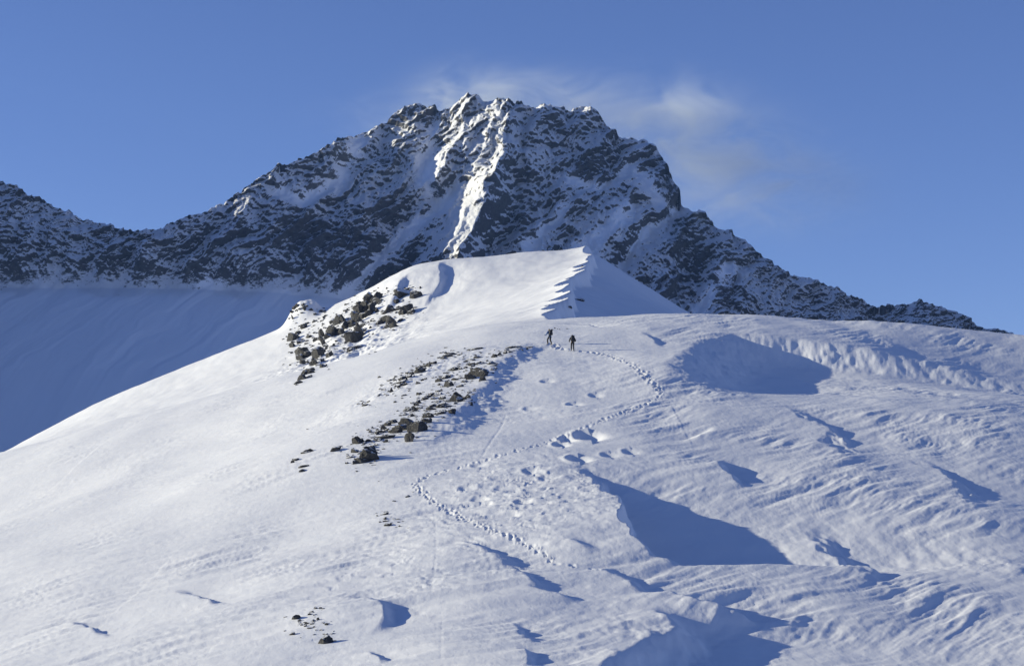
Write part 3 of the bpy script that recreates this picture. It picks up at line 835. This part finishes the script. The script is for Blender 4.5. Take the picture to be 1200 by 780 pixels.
def skin(name, chains, mat, parent, root=0, sub=1):
    """chains: lists of (x, y, z, radius); equal points are joined"""
    idx = {}; vs = []; rad = []; ed = []
    for ch in chains:
        last = None
        for (x, y, z, r) in ch:
            key = (round(x, 4), round(y, 4), round(z, 4))
            if key not in idx:
                idx[key] = len(vs); vs.append((x, y, z)); rad.append(r)
            i = idx[key]
            if last is not None and last != i: ed.append((last, i))
            last = i
    me = bpy.data.meshes.new(name); me.from_pydata(vs, ed, [])
    o = bpy.data.objects.new(name, me); COL.objects.link(o)
    m = o.modifiers.new('skin', 'SKIN'); m.use_smooth_shade = True
    for i, d in enumerate(me.skin_vertices[0].data):
        q = rad[i]
        d.radius = q if isinstance(q, tuple) else (q, q)
        d.use_root = (i == root)
    sd = o.modifiers.new('sub', 'SUBSURF'); sd.levels = sub; sd.render_levels = sub
    dg = bpy.context.evaluated_depsgraph_get()
    new = bpy.data.meshes.new_from_object(o.evaluated_get(dg))
    bpy.data.objects.remove(o); bpy.data.meshes.remove(me)
    new.name = name
    new.materials.clear()
    return link(name, new, mat, parent)

def limb(a, b, ra, rb, n=3, mid=None):
    """points between a and b with the radius running ra -> rb (belly of the muscle in mid)"""
    out = []
    for k in range(n + 1):
        t = k / n
        r = ra + (rb - ra) * t + (mid or 0) * math.sin(math.pi * t)
        out.append((a[0] + (b[0] - a[0]) * t, a[1] + (b[1] - a[1]) * t, a[2] + (b[2] - a[2]) * t, r))
    return out

def hand(w, side, fwd=Vector((0, 1, 0)), down=Vector((0, 0, -1))):
    """palm, four curled fingers and a thumb round a pole grip; w is the wrist"""
    w = Vector(w); lat = fwd.cross(down).normalized() * side
    palm = w + fwd * .055
    ch = [[(*w, .027), (*palm, .030)]]
    for k, (off, ln) in enumerate(((.030, .028), (.010, .032), (-.011, .030), (-.031, .023))):
        b = palm + down * -off + fwd * .030
        j1 = b + fwd * ln - lat * .006; j2 = j1 - lat * ln * .8; j3 = j2 - fwd * ln * .6
        ch.append([(*palm, .030), (*b, .010), (*j1, .0095), (*j2, .009), (*j3, .008)])
    t0 = w + fwd * .03 - down * .028 - lat * .012
    t1 = t0 + fwd * .030 - down * .012 - lat * .020; t2 = t1 + fwd * .026 - lat * .012
    ch.append([(*palm, .030), (*t0, .013), (*t1, .011), (*t2, .009)])
    return ch

def climber(loc, rotz, jacket, hood, lhand, rhand, lfoot, rfoot, lean, label):
    root = empty('person', loc, (0, 0, rotz))
    ly = lean
    pel = (0, 0, .93); bel = (0, ly * .35, 1.10); che = (0, ly * .75, 1.32); nk = (0, ly, 1.47); hd = (0, ly + .025, 1.57); tp = (0, ly + .02, 1.68)
    hips = [(-.095, 0, .90), (.095, 0, .90)]
    sho = [(-.185, ly * .85, 1.40), (.185, ly * .85, 1.40)]
    def knee(h, f):
        m = [(h[i] + f[i]) / 2 for i in range(3)]
        L = math.dist(h, f); b = math.sqrt(max(0, (.44 ** 2) - (L / 2) ** 2))
        return (m[0], m[1] + b * .95, m[2] + b * .2)
    def elbow(a, b, s):
        m = [(a[i] + b[i]) / 2 for i in range(3)]
        L = math.dist(a, b); q = math.sqrt(max(0, (.285 ** 2) - (L / 2) ** 2))
        return (m[0] + s * q * .55, m[1] - q * .55, m[2] - q * .6)
    feet = [lfoot, rfoot]; hands = [lhand, rhand]
    kn = [knee(hips[i], feet[i]) for i in (0, 1)]
    el = [elbow(sho[i], hands[i], (-1, 1)[i]) for i in (0, 1)]
    torso = [(*pel, (.125, .10)), (*bel, (.12, .095)), (*che, (.15, .105)), (*nk, .058), (*hd, (.078, .095)), (*tp, (.06, .07))]
    ch = [torso]
    for i in (0, 1):
        ch.append([(*pel, (.125, .10))] + limb(hips[i], kn[i], .082, .056, 3, .006)[0:] )
        ch.append(limb(kn[i], feet[i], .056, .036, 3, .010))
        ch.append([(*feet[i], .036), (feet[i][0], feet[i][1] + .10, feet[i][2] - .045, .034), (feet[i][0], feet[i][1] + .17, feet[i][2] - .055, .024)])
        ch.append([(*che, (.15, .105))] + limb(sho[i], el[i], .052, .040, 2, .004))
        ch.append(limb(el[i], hands[i], .040, .027, 3, .004))
        ch += hand(hands[i], (-1, 1)[i])
    # nose, ears, brow
    ch.append([(*hd, (.078, .095)), (0, hd[1] + .088, hd[2] - .012, .016), (0, hd[1] + .108, hd[2] - .030, .010)])
    for s_ in (-1, 1):
        ch.append([(*hd, (.078, .095)), (s_ * .080, hd[1] - .008, hd[2] - .01, .018), (s_ * .090, hd[1] - .020, hd[2] + .004, .012)])
    body = skin('body', ch, SKIN, root)
    # gloves: the hands below the cuffs
    body.data.materials.append(BLACK)
    for p in body.data.polygons:
        if min((p.center - Vector(h_)).length for h_ in hands) < .16: p.material_index = 1
    # clothing follows the body a little proud of it
    g = .028
    jc = [[(0, ly * .1, .84, (.155 + g, .125 + g)), (*pel, (.150, .125)), (*bel, (.145, .122)), (*che, (.175, .13)), (0, ly * .98, 1.455, (.085, .085))]]
    for i in (0, 1):
        jc.append([(*che, (.175, .13))] + limb(sho[i], el[i], .052 + g, .040 + g, 2, .006))
        wr = tuple(el[i][q] + (hands[i][q] - el[i][q]) * .93 for q in range(3))
        jc.append(limb(el[i], wr, .040 + g, .027 + g * .8, 3, .004))
    skin('jacket', jc, jacket, root, root=1)
    tr = [[(*pel, (.14, .115)), (0, 0, .86, (.13, .11))]]
    for i in (0, 1):
        cuff = tuple(kn[i][q] + (feet[i][q] - kn[i][q]) * .9 for q in range(3))
        tr.append([(*pel, (.14, .115))] + limb(hips[i], kn[i], .082 + g, .058 + g, 3, .004))
        tr.append(limb(kn[i], cuff, .058 + g, .048 + g * .9, 3, .006))
    skin('trousers', tr, CHAR, root)
    for i in (0, 1):
        f = feet[i]
        skin('boot', [[(f[0], f[1] - .01, f[2] + .12, .056), (f[0], f[1], f[2], .054), (f[0], f[1] - .035, f[2] - .045, .048), (f[0], f[1] + .07, f[2] - .048, .046), (f[0], f[1] + .16, f[2] - .055, .036)]], LEATHER, root)
    skin('hood', [[(0, ly * 1.0, 1.475, .088), (0, hd[1] - .018, hd[2] + .01, (.098, .108)), (0, tp[1] - .02, tp[2] + .035, (.062, .066))]], hood, root)
    for s_ in (-1, 1):
        bm = bmesh.new(); bmesh.ops.create_uvsphere(bm, u_segments=8, v_segments=6, radius=.012)
        me = bpy.data.meshes.new('eye'); bm.to_mesh(me); bm.free()
        e_ = link('eye', me, BLACK, root); e_.location = (s_ * .031, hd[1] + .086, hd[2] + .008)
    tag(root, label, 'person')
    return root, hands, che

def to_world(root, p):
    return Matrix.Translation(root.location) @ root.rotation_euler.to_matrix().to_4x4() @ Vector(p)

def ground(p):
    return float(full_h(np.array([p[0]]), np.array([p[1]]))[0])

def pole(root, h, foot, label):
    top = to_world(root, (h[0], h[1] + .085, h[2] + .06)); ft = to_world(root, foot); ft.z = ground(ft) - .06
    ax = (top - ft); L = ax.length; q = ax.to_track_quat('Z', 'Y')
    o = empty('walking_pole', ft); o.rotation_euler = q.to_euler()
    def cyl(name, r1, r2, z0, z1, mat, seg=8):
        bm = bmesh.new()
        bmesh.ops.create_cone(bm, cap_ends=True, segments=seg, radius1=r1, radius2=r2, depth=z1 - z0, matrix=Matrix.Translation((0, 0, (z0 + z1) / 2)))
        me = bpy.data.meshes.new(name); bm.to_mesh(me); bm.free()
        return link(name, me, mat, o)
    cyl('shaft', .007, .010, 0, L - .12, ALU); cyl('grip', .014, .019, L - .12, L + .02, BLACK); cyl('basket', .045, .045, .09, .10, BLACK, 12)
    tag(o, label, 'walking pole')

def backpack(root, che, w, h, label):
    c = to_world(root, (0, che[1] - .25, che[2] - .06))
    o = empty('backpack', c, root.rotation_euler)
    def lump(name, cx, cy, cz, dx, dy, dz, mat, par):
        bm = bmesh.new(); bmesh.ops.create_cube(bm, size=1)
        bmesh.ops.subdivide_edges(bm, edges=bm.edges[:], cuts=3, use_grid_fill=True)
        for v in bm.verts:
            p = v.co * 2; n = p.normalized()
            sq = p * .62 + n * .48
            v.co = Vector((cx + sq.x * dx / 2, cy + sq.y * dy / 2, cz + sq.z * dz / 2))
        me = bpy.data.meshes.new(name); bm.to_mesh(me); bm.free()
        for p in me.polygons: p.use_smooth = True
        return link(name, me, mat, par)
    lump('pack_body', 0, 0, 0, w, .23, h, PACKM, o)
    lump('lid', 0, .01, h * .5, w * .92, .24, .13, PACKM, o)
    for s_ in (-1, 1):
        lump('side_pocket', s_ * w * .5, 0, -h * .2, .09, .16, h * .42, PACKM, o)
        skin('shoulder_strap', [[(s_ * .10, .10, h * .46, .016), (s_ * .12, .24, h * .42, .018), (s_ * .12, .40, h * .2, .018), (s_ * .13, .36, -h * .2, .016), (s_ * .12, .14, -h * .42, .014)]], BLACK, o)
    tag(o, label, 'backpack')

PP = hit([644.5, 671], [403.5, 411], full_h, 150, 300)
def place(p): return (p[0], p[1], p[2] - .03)
r1, h1, c1 = climber(place(PP[0]), R(38), BLUE, KHAKI, (-.36, .30, 1.02), (.26, .26, 1.06), (-.11, .24, .14), (.10, -.16, .10), .14,
                     'climber in a blue jacket under a dark pack stepping up beside the low snow ledge')
pole(r1, h1[0], (-.50, .52, 0), 'walking pole planted left of the climber in the blue jacket')
pole(r1, h1[1], (.32, .30, 0), 'walking pole in the right hand of the climber in the blue jacket')
backpack(r1, c1, .33, .52, 'dark backpack on the climber in the blue jacket')
r2, h2, c2 = climber(place(PP[1]), R(8), BLACK, KHAKI, (-.30, .18, .98), (.27, .20, 1.0), (-.10, .14, .12), (.10, -.12, .09), .10,
                     'climber all in black walking uphill, right of the one in blue')
pole(r2, h2[0], (-.42, .02, 0), 'walking pole planted left of the climber all in black')
pole(r2, h2[1], (.30, .32, 0), 'walking pole in the right hand of the climber all in black')
backpack(r2, c2, .36, .56, 'bulky black backpack on the climber all in black')

# ------------------------------------------------------------------ cloud drifting behind the summits
def cloud_at(name, boxc, boxr, puffs, dens, seed):
    bm = bmesh.new(); bmesh.ops.create_icosphere(bm, subdivisions=4, radius=1.0)
    for v in bm.verts: v.co = Vector((v.co.x * boxr[0], v.co.y * boxr[1], v.co.z * boxr[2]))
    me = bpy.data.meshes.new(name); bm.to_mesh(me); bm.free()
    m = bpy.data.materials.new('thin_cloud'); m.use_nodes = True
    nt = m.node_tree; nt.nodes.clear()
    out = nt.nodes.new('ShaderNodeOutputMaterial'); pv = nt.nodes.new('ShaderNodeVolumePrincipled')
    nt.links.new(pv.outputs[0], out.inputs['Volume'])
    pv.inputs['Color'].default_value = (.90, .96, 1, 1); pv.inputs['Anisotropy'].default_value = 0
    c = coords(nt)
    n = noise(nt, .0085, 6, .66, coords(nt, (.8, 1, 1.5), (0, R(18), 0)), 1.0)
    tot = None
    for (px, py, pz, rx, ry, rz, a) in puffs:
        mp = nt.nodes.new('ShaderNodeMapping'); mp.vector_type = 'TEXTURE'
        mp.inputs['Location'].default_value = (px, py, pz); mp.inputs['Scale'].default_value = (rx, ry, rz)
        nt.links.new(c, mp.inputs['Vector'])
        ln = nt.nodes.new('ShaderNodeVectorMath'); ln.operation = 'DOT_PRODUCT'
        nt.links.new(mp.outputs[0], ln.inputs[0]); nt.links.new(mp.outputs[0], ln.inputs[1])
        g = math_node(nt, 'MULTIPLY', math_node(nt, 'EXPONENT', math_node(nt, 'MULTIPLY', ln.outputs['Value'], -1.0)), a)
        tot = g if tot is None else math_node(nt, 'ADD', tot, g)
    k = math_node(nt, 'MULTIPLY', math_node(nt, 'SUBTRACT', n.outputs[0], .42), 3.6, clamp=True)
    nt.links.new(math_node(nt, 'MULTIPLY', math_node(nt, 'MULTIPLY', tot, k), dens), pv.inputs['Density'])
    o = link(name, me, m); o.location = boxc
    o['kind'] = 'stuff'; tag(o, 'thin grey-white cloud trailing behind the mountain summits', 'cloud')
    return o

CYD = 4300.0
def cpt(u, v):
    s, b = ray(u, v); return float(s * CYD), float(b * CYD)
ccx, ccz = cpt(690, 175)
pf = []
for (u, v, ru, rv, a) in [(575, 112, 65, 26, 1.2), (520, 122, 40, 18, .9), (470, 142, 60, 20, .7), (640, 122, 60, 22, .9), (690, 130, 70, 28, .8), (760, 138, 70, 35, .9), (820, 122, 38, 25, .8), (790, 185, 90, 42, 1.0), (850, 200, 75, 42, 1.2), (915, 222, 85, 35, .7), (640, 150, 120, 30, .5)]:
    x_, z_ = cpt(u, v); k_ = CYD / F
    pf.append((x_ - ccx, 0, z_ - ccz, ru * k_, 85, rv * k_, a))
cloud_at('cloud', (ccx, CYD, ccz), (800, 330, 300), pf, .0085, 3)

# ------------------------------------------------------------------ thin air between here and the mountain
def haze_box(x0, x1, y0, y1, z0, z1, dens):
    bm = bmesh.new(); bmesh.ops.create_cube(bm, size=1)
    for v in bm.verts: v.co = Vector(((x0 + x1) / 2 + v.co.x * (x1 - x0), (y0 + y1) / 2 + v.co.y * (y1 - y0), (z0 + z1) / 2 + v.co.z * (z1 - z0)))
    me = bpy.data.meshes.new('haze'); bm.to_mesh(me); bm.free()
    m = bpy.data.materials.new('thin_haze'); m.use_nodes = True
    nt = m.node_tree; nt.nodes.clear()
    out = nt.nodes.new('ShaderNodeOutputMaterial'); pv = nt.nodes.new('ShaderNodeVolumePrincipled')
    nt.links.new(pv.outputs[0], out.inputs['Volume'])
    pv.inputs['Color'].default_value = (.30, .55, 1.0, 1); pv.inputs['Density'].default_value = dens; pv.inputs['Anisotropy'].default_value = .3
    o = link('haze', me, m); o['kind'] = 'stuff'
    o['label'] = 'thin blue mountain haze filling the air'
    return o
haze_box(-2450, 2450, -300, 3880, -145, float(zt.max()) + 25, 2.2e-5)
